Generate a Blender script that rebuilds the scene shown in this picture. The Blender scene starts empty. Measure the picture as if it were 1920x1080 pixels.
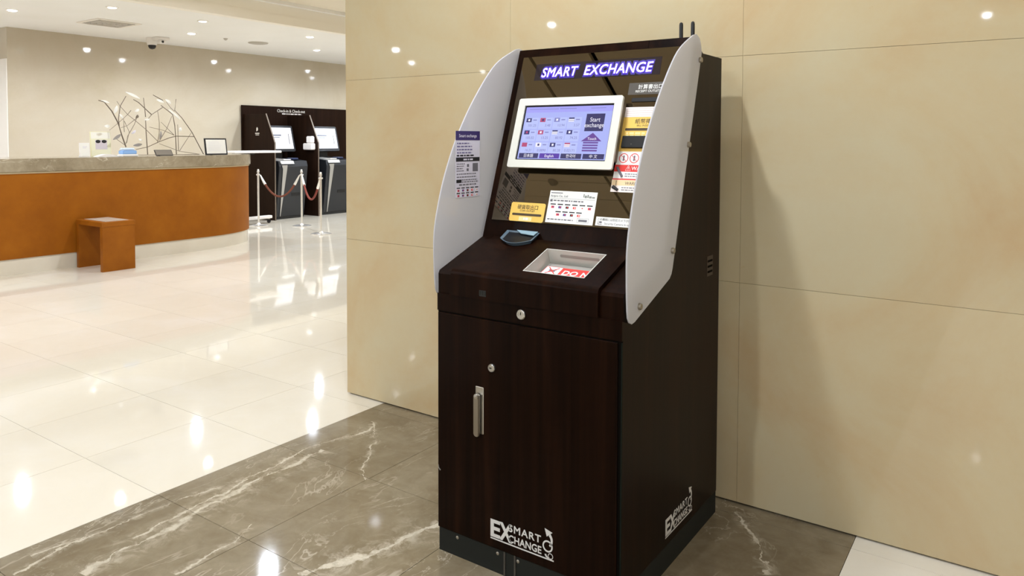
import bpy, bmesh, math, random
from mathutils import Vector, Matrix
from math import sin, cos, pi, radians

SC = bpy.context.scene
COL = SC.collection
random.seed(7)

# ---------------------------------------------------------------- camera
F_PX, YAW, PITCH, ROLL = 1390.5, -.608117, -.036159, .0027757
CAM = Vector((0.0, -2.91, 1.45))
PX, PY = 960.0, 540.0 - 226.52
_f = Vector((sin(YAW)*cos(PITCH), cos(YAW)*cos(PITCH), sin(PITCH)))
_r0 = Vector((cos(YAW), -sin(YAW), 0)); _u0 = _r0.cross(_f)
_r = _r0*cos(ROLL) + _u0*sin(ROLL); _u = -_r0*sin(ROLL) + _u0*cos(ROLL)
cd = bpy.data.cameras.new('camera'); cam = bpy.data.objects.new('camera', cd); COL.objects.link(cam)
m = Matrix((_r, _u, -_f)).transposed().to_4x4(); m.translation = CAM
cam.matrix_world = m
cd.sensor_width = 36.0; cd.lens = 36.0*F_PX/1920.0
cd.shift_y = -(540.0 - PY)/1920.0
cd.clip_start = .05; cd.clip_end = 100
SC.camera = cam

# ---------------------------------------------------------------- world, exposure
W = bpy.data.worlds.new('world'); SC.world = W; W.use_nodes = True
W.node_tree.nodes['Background'].inputs[0].default_value = (1.0, .9, .78, 1)
W.node_tree.nodes['Background'].inputs[1].default_value = .25
vs = SC.view_settings
vs.view_transform = 'Standard'; vs.look = 'None'; vs.gamma = 1.0; vs.use_curve_mapping = False
vs.exposure = 0.0
LAMP_W = 118.0                      # watts of one ordinary ceiling downlight
LAMP_COL = (.91, 1.0, 1.13)
# downlights seen or inferred, plus added fill lamps: (x, y, ceiling height, relative power)
ZLOW, ZHIGH = 3.05, 3.36
LAMPS_LOW = [(-10.39, 1.15), (-10.4, 3.56), (-10.45, 6.0), (-10.42, 8.4), (-10.4, -1.25), (-10.4, -3.65), (-10.33, -8.35), (-10.3, -10.7),
             (-9.16, 1.75), (-9.2, 2.98), (-9.2, 4.8), (-9.0, 7.32), (-9.03, 9.7), (-9.07, -.6), (-9.07, -6.57), (-13.3, -.5)]  # last lamp is an addition that brightens the recess
LAMPS_HIGH = [(-1.43, -1.38, 1.4), (-1.46, -.69, .6), (.35, -1.4, .36), (2.0, -1.4, .30), (-6.85, 2.2, 2.0), (-4.6, .9, .6), (-6.6, -.5, 1.4), (-4.4, -2.6, .6),
              (-6.6, -3.6, 1.0), (-1.4, -4.6, 2.4), (1.2, -4.6, 2.9), (-4.4, -5.2, 1.3), (-6.4, -7.4, .8), (-.55, -10.2, .8), (-6.9, 6.6, 2.2)]  # most are added fill

def ray(x, y): return _f + _r*((x-PX)/F_PX) - _u*((y-PY)/F_PX)
def pl(x, y, ax, v):               # photo pixel -> point on the plane coordinate[ax] = v
    d = ray(x, y); return CAM + d*((v-CAM[ax])/d[ax])
def proj(P):
    d = Vector(P)-CAM; z = d.dot(_f)
    return (PX+F_PX*d.dot(_r)/z, PY-F_PX*d.dot(_u)/z, z)

# ---------------------------------------------------------------- materials
def lin(c):
    if isinstance(c, str):
        c = [int(c[i:i+2], 16)/255 for i in (0, 2, 4)]
        c = [v/12.92 if v <= .04045 else ((v+.055)/1.055)**2.4 for v in c]
    return (c[0], c[1], c[2], 1.0)
MATS = {}
def mat(name, col='808080', rough=.5, metal=0.0, spec=.5, emit=0.0, ecol=None, coat=0.0):
    if name in MATS: return MATS[name]
    M = bpy.data.materials.new(name); M.use_nodes = True; MATS[name] = M
    b = M.node_tree.nodes['Principled BSDF']
    b.inputs['Base Color'].default_value = lin(col); b.inputs['Roughness'].default_value = rough
    b.inputs['Metallic'].default_value = metal; b.inputs['Specular IOR Level'].default_value = spec
    b.inputs['Coat Weight'].default_value = coat
    if emit:
        b.inputs['Emission Color'].default_value = lin(ecol or col); b.inputs['Emission Strength'].default_value = emit
    return M
class NT:
    def __init__(s, M): s.t = M.node_tree; s.b = s.t.nodes['Principled BSDF']
    def n(s, typ, **kw):
        o = s.t.nodes.new(typ)
        for k, v in kw.items():
            if k in ('operation', 'blend_type', 'data_type', 'noise_dimensions', 'feature', 'distance', 'wave_type', 'bands_direction', 'vector_type'): setattr(o, k, v)
            else: o.inputs[k.replace('_', ' ')].default_value = v
        return o
    def l(s, a, b): s.t.links.new(a, b)
    def pos(s, scale=(1, 1, 1), rot=(0, 0, 0)):
        g = s.n('ShaderNodeNewGeometry'); mp = s.n('ShaderNodeMapping')
        mp.inputs['Scale'].default_value = scale; mp.inputs['Rotation'].default_value = rot
        s.l(g.outputs['Position'], mp.inputs['Vector']); return mp.outputs['Vector']
    def noise(s, vec, scale=5, detail=4, rough=.55, dist=0):
        o = s.n('ShaderNodeTexNoise'); o.inputs['Scale'].default_value = scale; o.inputs['Detail'].default_value = detail
        o.inputs['Roughness'].default_value = rough; o.inputs['Distortion'].default_value = dist
        s.l(vec, o.inputs['Vector']); return o.outputs['Fac']
    def ramp(s, fac, stops):
        o = s.n('ShaderNodeValToRGB'); cr = o.color_ramp
        while len(cr.elements) < len(stops): cr.elements.new(.5)
        for e, (p, c) in zip(cr.elements, stops):
            e.position = p; e.color = lin(c) if not isinstance(c, float) else (c, c, c, 1)
        s.l(fac, o.inputs['Fac']); return o.outputs['Color']
    def math(s, op, a, b=None, c=None):
        o = s.n('ShaderNodeMath', operation=op)
        for i, v in enumerate((a, b, c)):
            if v is None: continue
            if isinstance(v, (int, float)): o.inputs[i].default_value = v
            else: s.l(v, o.inputs[i])
        return o.outputs[0]
    def mix(s, fac, a, b, mode='MIX'):
        o = s.n('ShaderNodeMix', data_type='RGBA', blend_type=mode)
        for i, v in ((0, fac), (6, a), (7, b)):
            if isinstance(v, (int, float)): o.inputs[i].default_value = v
            elif isinstance(v, (str, tuple)): o.inputs[i].default_value = lin(v)
            else: s.l(v, o.inputs[i])
        return o.outputs[2]
    def col(s, c): s.l(c, s.b.inputs['Base Color'])
    def tone(s, c, amt=.08):        # slight difference from piece to piece
        oi = s.n('ShaderNodeObjectInfo')
        v = s.math('MULTIPLY_ADD', oi.outputs['Random'], amt, 1-amt/2)
        h = s.n('ShaderNodeHueSaturation'); s.l(v, h.inputs['Value']); s.l(c, h.inputs['Color']); return h.outputs['Color']
    def bump(s, h, strength=.2, dist=.002):
        o = s.n('ShaderNodeBump'); o.inputs['Strength'].default_value = strength; o.inputs['Distance'].default_value = dist
        s.l(h, o.inputs['Height']); s.l(o.outputs['Normal'], s.b.inputs['Normal'])

def stone_mat(name, c1, c2, c3, rough=.16, scale=1.6, spec=.5):
    M = mat(name, c1, rough, spec=spec); t = NT(M); p = t.pos()
    a = t.ramp(t.noise(p, scale, 6, .6, .6), [(.30, c2), (.5, c1), (.72, c3)])
    f = t.noise(p, 26, 4, .7)
    a = t.mix(t.math('MULTIPLY', t.math('GREATER_THAN', t.noise(p, 9, 5, .75), .70), .35), a, c2)
    a = t.mix(.10, a, t.ramp(f, [(.3, c2), (.7, c3)]))
    t.col(t.tone(a, .035)); return M
M_WALL = stone_mat('beige_marble', 'C8B58F', 'C3A67C', 'C9BD9C', .035, 1.3, .5)
M_BACK = stone_mat('cream_marble', 'CDC1AB', 'C5B89F', 'D3C9B6', .055, .9, .6)
M_TILE = stone_mat('cream_tile', 'E4DBC9', 'E0D6C3', 'E8E1D4', .042, 1.1)

def dark_marble(name, dark, mid, light, rough=.05):
    M = mat(name, mid, rough); t = NT(M); p = t.pos()
    g = t.ramp(t.noise(p, 1.7, 8, .62, .8), [(.28, dark), (.5, mid), (.74, light)])
    g = t.mix(.35, g, t.ramp(t.noise(p, 11, 6, .7, .5), [(.3, dark), (.7, light)]))
    # veins: ridges of stretched noise, mostly running along the band
    pv = t.pos((1.0, .42, 1), (0, 0, radians(-14)))
    vein = 0
    def ridge(vec, scale, width, seed):
        mp = t.n('ShaderNodeMapping'); mp.inputs['Location'].default_value = (seed, seed*1.7, 0); t.l(vec, mp.inputs['Vector'])
        n = t.noise(mp.outputs['Vector'], scale, 6, .58, .9)
        d = t.math('ABSOLUTE', t.math('SUBTRACT', n, .5))
        mr = t.n('ShaderNodeMapRange'); mr.inputs['From Min'].default_value = 0; mr.inputs['From Max'].default_value = width
        mr.inputs['To Min'].default_value = 1; mr.inputs['To Max'].default_value = 0; t.l(d, mr.inputs['Value']); return mr.outputs[0]
    v1 = ridge(pv, 2.1, .010, 3.1); v2 = ridge(pv, 5.5, .010, 9.4)
    msk = t.ramp(t.noise(p, 1.5, 3, .5), [(.50, 0.0), (.68, .8)])
    msk2 = t.ramp(t.noise(p, 2.6, 3, .5), [(.46, 0.0), (.66, .9)])
    v = t.math('MAXIMUM', t.math('MULTIPLY', v1, msk), t.math('MULTIPLY', t.math('MULTIPLY', v2, msk2), .7))
    t._v = v
    return M, t, g, v, p
def line_vein(t, p, A, B, width, seed, wob=.16):
    # a broad broken vein along the line A-B on the floor (world metres)
    mp = t.n('ShaderNodeMapping'); mp.inputs['Location'].default_value = (seed, -seed, 0); t.l(p, mp.inputs['Vector'])
    nz = t.n('ShaderNodeTexNoise'); nz.inputs['Scale'].default_value = 3.2; nz.inputs['Detail'].default_value = 6; nz.inputs['Roughness'].default_value = .62
    t.l(mp.outputs['Vector'], nz.inputs['Vector'])
    A = Vector(A); B = Vector(B); d = (B-A); L = d.length; d /= L; nrm = Vector((-d.y, d.x, 0))
    def dot(vec, ref):
        o = t.n('ShaderNodeVectorMath', operation='DOT_PRODUCT'); t.l(vec, o.inputs[0]); o.inputs[1].default_value = ref; return o.outputs['Value']
    off = t.math('SUBTRACT', dot(p, nrm), nrm.dot(A)); al = t.math('DIVIDE', t.math('SUBTRACT', dot(p, d), d.dot(A)), L)
    off = t.math('ADD', off, t.math('MULTIPLY', t.math('SUBTRACT', nz.outputs['Fac'], .5), wob*2))
    n2 = t.noise(mp.outputs['Vector'], 6.5, 6, .65)
    wv = t.math('MULTIPLY', t.math('MAXIMUM', t.math('SUBTRACT', n2, .40), .015), width*7)
    a = t.math('DIVIDE', t.math('ABSOLUTE', off), wv)
    core = t.math('SUBTRACT', 1.0, t.math('MINIMUM', a, 1.0))
    core = t.math('MINIMUM', t.math('MULTIPLY', core, 2.2), 1.0)
    e = t.math('MULTIPLY', t.math('MULTIPLY', t.math('GREATER_THAN', al, 0.0), t.math('LESS_THAN', al, 1.0)), core)
    rg = t.math('MULTIPLY', t.math('GREATER_THAN', al, 0.0), t.math('LESS_THAN', al, 1.0))
    mist = t.math('SUBTRACT', 1.0, t.math('MINIMUM', t.math('DIVIDE', t.math('ABSOLUTE', off), width*5.5), 1.0))
    mist = t.math('MULTIPLY', t.math('MULTIPLY', mist, rg), t.ramp(t.noise(mp.outputs['Vector'], 13, 8, .72, 1.2), [(.46, 0.0), (.64, .75)]))
    return t.math('MAXIMUM', mist, t.math('MULTIPLY', e, t.ramp(t.noise(mp.outputs['Vector'], 22, 4, .7), [(.30, .35), (.55, 1.0)])))
M_DARK, t, g, v, p = dark_marble('brown_vein_marble', '66573F', '80725A', '998D76')
def fl(x, y): return pl(x, y, 2, 0.0)
for (a, b, w, s) in (((150, 1075), (600, 842), .020, 1.3), ((60, 1045), (700, 800), .007, 4.2), ((560, 1079), (830, 985), .022, 7.7), ((250, 1010), (470, 900), .010, 11.0),
                     ((700, 790), (690, 900), .004, 2.0), ((1390, 960), (1440, 1078), .006, 5.5), ((330, 1078), (480, 985), .006, 8.8), ((20, 1075), (180, 1000), .006, 6.1)):
    v = t.math('MAXIMUM', v, line_vein(t, p, fl(*a), fl(*b), w, s, .10))
t.col(t.tone(t.mix(t.math('MULTIPLY', v, .8), g, 'D8CDB8'), .10))
M_COUNTER, t, g, v, p = dark_marble('counter_marble', '7A6C55', '9C8E76', 'B4A891', .15); t.col(t.mix(v, g, 'DDD3BE'))

def wood_mat(name, c1, c2, c3, rough=.30):
    M = mat(name, c1, rough, spec=.06); t = NT(M)
    p = t.pos((13, 13, .55)); q = t.pos((60, 60, .8))
    a = t.ramp(t.noise(p, 1.0, 5, .6, .4), [(.28, c1), (.52, c2), (.78, c3)])
    a = t.mix(.30, a, t.ramp(t.noise(q, 1.0, 3, .6), [(.3, c1), (.7, c3)])); t.col(a)
    return M
M_WOOD = wood_mat('dark_walnut', '090402', '140804', '2C170B', .30)
M_KIOSKWOOD = wood_mat('espresso_wood', '1B110B', '241710', '2E1E14', .35)
M_LEATHER = mat('tan_leather', '9A5A16', .55, spec=.2); t = NT(M_LEATHER); p = t.pos()
t.col(t.ramp(t.noise(p, 3.0, 5, .6), [(.3, '8E4F08'), (.6, '9C5A0C'), (.8, 'A46212')])); t.bump(t.noise(p, 160, 2), .25, .002)
M_STOOL = mat('stool_leather', '95541A', .5, spec=.2); t = NT(M_STOOL); p = t.pos()
t.col(t.ramp(t.noise(p, 4.0, 5, .6), [(.3, '8A4D0C'), (.7, '9C5B12')])); t.bump(t.noise(p, 160, 2), .2, .002)
M_CEIL = mat('ceiling_paint', 'F6F4F0', .8); t = NT(M_CEIL); p = t.pos(); t.col(t.ramp(t.noise(p, .8, 3), [(.3, 'F3F1EC'), (.7, 'F8F6F3')]))
M_CEILB = mat('ceiling_paint_beige', 'E9DFCC', .75); t = NT(M_CEILB); p = t.pos(); t.col(t.ramp(t.noise(p, .8, 3), [(.3, 'E6DBC6'), (.7, 'ECE3D2')]))
M_WHITEW = mat('white_plaster', 'EDE6DC', .6)
M_GROUT = mat('grout', '8C8068', .8)
M_GAP = mat('shadow_gap', '0C0906', .9, spec=.05)
M_BLACK = mat('black_plastic', '0E0E10', .4)
M_PLINTH = mat('plinth_grey', '292A26', .6, spec=.1)
M_STEEL = mat('brushed_steel', 'C9C7C2', .28, 1.0)
M_STEELD = mat('satin_nickel', 'A8A196', .35, 1.0)
M_MIRROR = mat('tinted_mirror', '746A5A', .015, 1.0)
M_HOUSING = mat('monitor_housing', '6A5E46', .4)
M_BEZEL = mat('bezel_cream', 'DCD9CB', .4)
M_TRAYW = mat('tray_grey', 'C9C6BB', .45)
M_TRAYB = mat('tray_floor_grey', '9A958C', .4)
M_COINCUP = mat('coin_cup_grey', '566670', .3)
M_INK = mat('print_black', '1A1718', .6)
M_INKG = mat('print_grey', '6E6A6E', .6)
M_YEL = mat('print_yellow', 'EFC35E', .45)
M_YELL = mat('print_pale_yellow', 'F6DFA0', .45)
M_WHT = mat('print_white', 'F1EEE6', .45)
M_PINK = mat('print_pink_white', 'F4E6DD', .45)
M_RED = mat('print_red', 'E23A33', .45)
M_ORG = mat('print_orange', 'F0A13E', .45)
M_PUR = mat('print_purple', '34225E', .45)
M_BLUE = mat('print_blue', '2C3D85', .45)
M_LILAC = mat('print_lilac_white', 'DCD6DE', .5)
M_LOGO = mat('logo_white', 'DDD9D2', .45)
M_LABG = mat('label_grey', '4C463E', .4)

# frosted acrylic
M_ACR = bpy.data.materials.new('frosted_acrylic'); M_ACR.use_nodes = True
nt = M_ACR.node_tree; nt.nodes.clear()
o_ = nt.nodes.new('ShaderNodeOutputMaterial'); df = nt.nodes.new('ShaderNodeBsdfDiffuse'); tr = nt.nodes.new('ShaderNodeBsdfTranslucent')
gl = nt.nodes.new('ShaderNodeBsdfGlossy'); m1 = nt.nodes.new('ShaderNodeMixShader'); m2 = nt.nodes.new('ShaderNodeMixShader'); fr = nt.nodes.new('ShaderNodeFresnel')
tp = nt.nodes.new('ShaderNodeBsdfTransparent'); m0 = nt.nodes.new('ShaderNodeMixShader'); m0.inputs[0].default_value = .06
df.inputs[0].default_value = lin('F2F0F3'); tr.inputs[0].default_value = lin('FCFAF8'); gl.inputs['Roughness'].default_value = .06
m1.inputs[0].default_value = .48; fr.inputs[0].default_value = 1.45
nt.links.new(df.outputs[0], m1.inputs[1]); nt.links.new(tr.outputs[0], m1.inputs[2]); nt.links.new(m1.outputs[0], m0.inputs[1]); nt.links.new(tp.outputs[0], m0.inputs[2])
nt.links.new(m0.outputs[0], m2.inputs[1]); nt.links.new(gl.outputs[0], m2.inputs[2]); nt.links.new(fr.outputs[0], m2.inputs[0]); nt.links.new(m2.outputs[0], o_.inputs[0])

# ---------------------------------------------------------------- mesh helpers
class MB:
    """collects shapes in world metres; build() links them as one mesh object"""
    def __init__(s): s.bm = bmesh.new()
    def hexa(s, P):
        v = [s.bm.verts.new(p) for p in P]
        for f in ((0, 3, 2, 1), (4, 5, 6, 7), (0, 1, 5, 4), (1, 2, 6, 5), (2, 3, 7, 6), (3, 0, 4, 7)): s.bm.faces.new([v[i] for i in f])
        return s
    def box(s, x0, x1, y0, y1, z0, z1):
        return s.hexa([(x0, y0, z0), (x1, y0, z0), (x1, y1, z0), (x0, y1, z0), (x0, y0, z1), (x1, y0, z1), (x1, y1, z1), (x0, y1, z1)])
    def fbox(s, fr, u0, u1, v0, v1, w0, w1):
        return s.hexa([fr(u0, v0, w0), fr(u1, v0, w0), fr(u1, v1, w0), fr(u0, v1, w0), fr(u0, v0, w1), fr(u1, v0, w1), fr(u1, v1, w1), fr(u0, v1, w1)])
    def prism(s, pts, a, b, f=None):
        """pts: 2-D outline; f(u,v,w)->3-D; extruded from w=a to w=b"""
        lo = [s.bm.verts.new(f(u, v, a)) for u, v in pts]; hi = [s.bm.verts.new(f(u, v, b)) for u, v in pts]
        n = len(pts)
        s.bm.faces.new(lo[::-1]); s.bm.faces.new(hi)
        for i in range(n): s.bm.faces.new([lo[i], lo[(i+1) % n], hi[(i+1) % n], hi[i]])
        return s
    def tube(s, pts, r, n=8, cap=True):
        pts = [Vector(p) for p in pts]; rs = r if isinstance(r, (list, tuple)) else [r]*len(pts); prev = None
        rings = []
        for i, p in enumerate(pts):
            d = (pts[min(i+1, len(pts)-1)]-pts[max(i-1, 0)]).normalized()
            a = d.cross(Vector((0, 0, 1)) if abs(d.z) < .95 else Vector((1, 0, 0))).normalized(); b = d.cross(a)
            rings.append([s.bm.verts.new(p + (a*cos(2*pi*k/n)+b*sin(2*pi*k/n))*rs[i]) for k in range(n)])
        for q in range(len(rings)-1):
            for k in range(n): s.bm.faces.new([rings[q][k], rings[q][(k+1) % n], rings[q+1][(k+1) % n], rings[q+1][k]])
        if cap: s.bm.faces.new(rings[0][::-1]); s.bm.faces.new(rings[-1])
        return s
    def lathe(s, prof, c=(0, 0, 0), n=24, axis='z'):
        rings = []
        for (r, h) in prof:
            ring = []
            for k in range(n):
                a = 2*pi*k/n
                q = {'z': (r*cos(a), r*sin(a), h), 'y': (r*cos(a), h, r*sin(a)), 'x': (h, r*cos(a), r*sin(a))}[axis]
                ring.append(s.bm.verts.new(Vector(c)+Vector(q)))
            rings.append(ring)
        for q in range(len(rings)-1):
            for k in range(n): s.bm.faces.new([rings[q][k], rings[q][(k+1) % n], rings[q+1][(k+1) % n], rings[q+1][k]])
        s.bm.faces.new(rings[0][::-1]); s.bm.faces.new(rings[-1])
        return s
    def ring(s, outer, inner, a, b, f):
        """flat frame between two outlines of equal length, thickness a..b"""
        n = len(outer)
        O0 = [s.bm.verts.new(f(u, v, a)) for u, v in outer]; O1 = [s.bm.verts.new(f(u, v, b)) for u, v in outer]
        I0 = [s.bm.verts.new(f(u, v, a)) for u, v in inner]; I1 = [s.bm.verts.new(f(u, v, b)) for u, v in inner]
        for i in range(n):
            j = (i+1) % n
            for q in ((O1[i], O1[j], I1[j], I1[i]), (O0[j], O0[i], I0[i], I0[j]), (O0[i], O0[j], O1[j], O1[i]), (I0[j], I0[i], I1[i], I1[j])): s.bm.faces.new(q)
        return s
    def bevel(s, w, seg=2, ang=30):
        bmesh.ops.remove_doubles(s.bm, verts=s.bm.verts, dist=1e-6)
        es = [e for e in s.bm.edges if len(e.link_faces) == 2 and e.calc_face_angle(0) > radians(ang)]
        bmesh.ops.bevel(s.bm, geom=es, offset=w, segments=seg, affect='EDGES', clamp_overlap=True); return s
    def build(s, name, material, parent=None, smooth=False):
        bmesh.ops.recalc_face_normals(s.bm, faces=s.bm.faces)
        off = world_loc(parent)
        bmesh.ops.translate(s.bm, verts=s.bm.verts, vec=-off)
        me = bpy.data.meshes.new(name)
        if smooth:
            for f in s.bm.faces: f.smooth = True
            for e in s.bm.edges:
                if len(e.link_faces) == 2 and e.calc_face_angle(0) > radians(35): e.smooth = False
        s.bm.to_mesh(me); s.bm.free()
        me.materials.append(material)
        o = bpy.data.objects.new(name, me); COL.objects.link(o); o.parent = parent
        return o
def world_loc(o):
    v = Vector((0, 0, 0))
    while o is not None: v += o.location; o = o.parent
    return v
def tag(o, label=None, cat=None, group=None, kind=None):
    if label: o['label'] = label
    if cat: o['category'] = cat
    if group: o['group'] = group
    if kind: o['kind'] = kind
    return o
def empty(name, loc, label=None, cat=None, group=None, kind=None):
    o = bpy.data.objects.new(name, None); o.empty_display_size = .1; COL.objects.link(o); o.location = loc
    return tag(o, label, cat, group, kind)
def copy_tree(o, parent=None):
    c = o.copy(); COL.objects.link(c); c.parent = parent
    for ch in list(o.children): copy_tree(ch, c)
    return c
def frame(O, ex, ey):
    O, ex, ey = Vector(O), Vector(ex).normalized(), Vector(ey).normalized(); n = ex.cross(ey)
    def f(u, v, w=0.0): return O + ex*u + ey*v + n*w
    f.O, f.ex, f.ey, f.n = O, ex, ey, n
    return f
def rrect(u0, u1, v0, v1, r, seg=5):
    P = []
    for (cx, cy, a0) in ((u1-r, v1-r, 0), (u0+r, v1-r, 90), (u0+r, v0+r, 180), (u1-r, v0+r, 270)):
        for k in range(seg+1):
            a = radians(a0+90*k/seg); P.append((cx+r*cos(a), cy+r*sin(a)))
    return P
def text(name, body, fr, u, v, size, material, parent, align='LEFT', shear=0, weight=0, xs=1.0, w=.0006, ext=.0003, space=1.0, fit=None):
    cu = bpy.data.curves.new(name, 'FONT'); cu.body = body; cu.size = size; cu.align_x = align; cu.shear = shear
    cu.offset = weight*size; cu.extrude = ext; cu.resolution_u = 3; cu.space_character = space
    ob = bpy.data.objects.new(name, cu); COL.objects.link(ob)
    bpy.context.view_layer.update()
    me = bpy.data.meshes.new_from_object(ob.evaluated_get(bpy.context.evaluated_depsgraph_get()))
    bpy.data.objects.remove(ob); bpy.data.curves.remove(cu)
    if fit:
        a_ = [q.co.x for q in me.vertices]; lo_ = min(a_); xs = fit/(max(a_)-lo_)
        for q in me.vertices: q.co.x -= lo_
    off = world_loc(parent)
    for q in me.vertices: q.co = fr(u+q.co.x*xs, v+q.co.y, w+q.co.z) - off
    me.materials.clear(); me.materials.append(material); me.name = name
    o = bpy.data.objects.new(name, me); COL.objects.link(o); o.parent = parent
    return o
def plate(name, fr, u0, u1, v0, v1, material, parent, w=0.0, th=.0006, r=0):
    mb = MB()
    if r: mb.prism(rrect(u0, u1, v0, v1, r), w, w+th, fr)
    else: mb.fbox(fr, u0, u1, v0, v1, w, w+th)
    return mb.build(name, material, parent)
def bars(name, fr, rects, material, parent, w=.0006, th=.0003):
    mb = MB()
    for (u0, u1, v0, v1) in rects: mb.fbox(fr, u0, u1, v0, v1, w, w+th)
    o = mb.build(name, material, parent)
    if len(rects) > 1: o['kind'] = 'stuff'
    return o
def lines_of_print(u0, u1, v_top, n, pitch, h, rnd, fill=.75):
    """rows of small print, broken into words"""
    R = []
    for k in range(n):
        u = u0; end = u0+(u1-u0)*rnd.uniform(.7, 1.0)
        while u < end:
            ww = rnd.uniform(1.2, 4.0)*h
            R.append((u, min(u+ww, end), v_top-k*pitch-h, v_top-k*pitch)); u += ww+h*.8
    return R

# ================================================================= THE SETTING
XW, CORNER = -12.0, -3.17
# ---- floor
T = .6
GX, GY = -2.887, -.69
fb = MB().box(-14.5, 6.0, -12.5, 12.0, -.06, -.010).build('floor', M_GROUT); tag(fb, 'polished stone lobby floor with a dark marble band among cream tiles', kind='structure')
def tile_mesh(name, material):
    o = MB().box(-T/2+.0010, T/2-.0010, -T/2+.0010, T/2-.0010, -.010, 0.0).build(name, material)
    me = o.data; bpy.data.objects.remove(o); return me
me_w, me_d = tile_mesh('cream_floor_tile', M_TILE), tile_mesh('brown_marble_floor_tile', M_DARK)
rest_w, rest_d = MB(), MB(); seen = []
for i in range(-19, 15):
    for j in range(-19, 21):
        cx, cy = GX+(i+.5)*T, GY+(j+.5)*T
        if cx < -14.2 or cy > 11.7 or cy < -12.2 or cx > 5.7: continue
        dark = 0 <= i <= 3
        vis = 0
        for ax in (-.3, 0, .3):
            for ay in (-.3, 0, .3):
                q = proj((cx+ax, cy+ay, 0))
                if q[2] < .3: continue
                X, Y = cx+ax, cy+ay
                if -5 < q[0] < 1925 and 200 < q[1] < 1090:
                    if Y > .02 and X*2.91/(Y+2.91) > CORNER: continue
                    if X < -8.9 and Y < 3.1: continue
                    if X < -11.3: continue
                    if -1.68 < X < -.98 and -.93 < Y: continue
                    vis += 1
        if vis: seen.append((dark, cx, cy))
        else: (rest_d if dark else rest_w).box(cx-.299, cx+.299, cy-.299, cy+.299, -.010, 0)
seen.sort(key=lambda q: (q[1]**2+(q[2]+2.9)**2))
for k, (dark, cx, cy) in enumerate(seen):
    if k >= 300:
        (rest_d if dark else rest_w).box(cx-.299, cx+.299, cy-.299, cy+.299, -.010, 0); continue
    o = bpy.data.objects.new('floor_tile', me_d if dark else me_w); COL.objects.link(o); o.location = (cx, cy, 0); o.parent = fb
tag(rest_w.build('cream_tile_field', M_TILE, fb), kind='stuff'); tag(rest_d.build('brown_tile_field', M_DARK, fb), kind='stuff')
print('tiles in view', len(seen))

# ---- the marble wall behind the machine (y = 0), end at CORNER
wa = MB().box(CORNER+.012, 6.0, .014, .40, 0, 3.6).build('wall_right', M_GAP); tag(wa, 'beige polished marble wall behind the exchange machine', kind='structure')
zs = [.007, .889, 1.784, 2.679, 3.58]; xsj = [CORNER, -2.037, -.926, .642, 2.21, 3.78, 5.35, 6.0]
for a in range(len(xsj)-1):
    for b in range(len(zs)-1):
        MB().box(xsj[a]+(.0005 if a else 0), xsj[a+1]-.0005, 0, .0135, zs[b]+.0006, zs[b+1]-.0006).build('marble_panel', M_WALL, wa)
MB().box(CORNER, CORNER+.0115, .0135, .40, .007, 3.58).build('end_panel', M_WALL, wa)
# return of that wall into the lobby (hidden from here, closes the room)
tag(MB().box(CORNER+.02, CORNER+.32, .40, 12.0, 0, 3.6).build('wall_return', M_WALL), 'beige marble wall running back from the corner of the lobby', kind='structure')
# ---- far wall of the lobby, its end face and the recess beyond
tag(MB().box(-12.3, XW, 1.70, 12.0, 0, 3.2).build('wall_left', M_BACK), 'cream marble wall behind the reception desk', kind='structure')
tag(MB().box(-14.4, -12.3, 1.70, 1.9, 0, 3.2).build('wall_recess', M_WHITEW), 'white side wall of the recess beyond the reception desk', kind='structure')
tag(MB().box(-14.6, -14.4, -12.5, 1.9, 0, 3.2).build('wall_far', M_WHITEW), 'white wall deep in the recess left of the desk', kind='structure')
tag(MB().box(-14.6, 6.2, -12.7, -12.5, 0, 3.6).build('wall_front', M_WHITEW), 'white wall across the hall behind the viewer', kind='structure')
tag(MB().box(6.0, 6.2, -12.5, .4, 0, 3.6).build('wall_side', M_WHITEW), 'white wall at the right end of the hall', kind='structure')
tag(MB().box(-12.3, CORNER+.3, 12.0, 12.2, 0, 3.6).build('wall_back', M_BACK), 'cream wall closing the lobby at the back', kind='structure')
tag(MB().box(-12.3, XW-.002, 1.685, 1.699, 0, 2.6).build('trim_4', M_WHITEW), 'added white panel brightening the end of the cream marble wall', kind='structure')  # thin white sheet added so the wall end looks brightly lit
# ---- ceilings
M_FASC = mat('fascia_cream', 'F8F2E6', .7)
XE = -8.53
lowc = MB().box(-14.6, XE, -12.5, 12.0, ZLOW, ZLOW+.12).build('ceiling', M_CEIL); tag(lowc, 'low white ceiling over the reception desk', kind='structure')
tag(MB().box(XE-.12, XE, -12.5, 12.0, ZLOW+.12, ZHIGH+.2).build('trim_1', M_FASC), 'beige fascia where the lobby ceiling steps up', kind='structure')
MBc = MB().box(XE-.12, XE+.004, -12.5, 12.0, ZLOW-.001, ZLOW+.125)
tag(MBc.build('trim_2', M_FASC), 'beige lower edge of the ceiling step', kind='structure')
tag(MB().box(XE, XE+.06, -12.5, 12.0, 3.31, ZHIGH).build('trim_3', M_CEIL), 'pale moulding along the top of the ceiling step', kind='structure')
hc = MB().box(XE, 6.2, -12.5, 12.0, ZHIGH+.03, ZHIGH+.2).build('ceiling_high', M_GAP); tag(hc, 'beige panelled ceiling of the hall with dark slots', kind='structure')
cx_ = [XE, -5.6, -3.085, -2.565, .8, 3.4, 6.2]; gap = [0, .008, .03, .05, .008, .008, 0]
cy_ = [-12.5, -9.6, -6.7, -3.93, -3.655, -.8, 2.0, 4.8, 8, 12.0]
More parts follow.
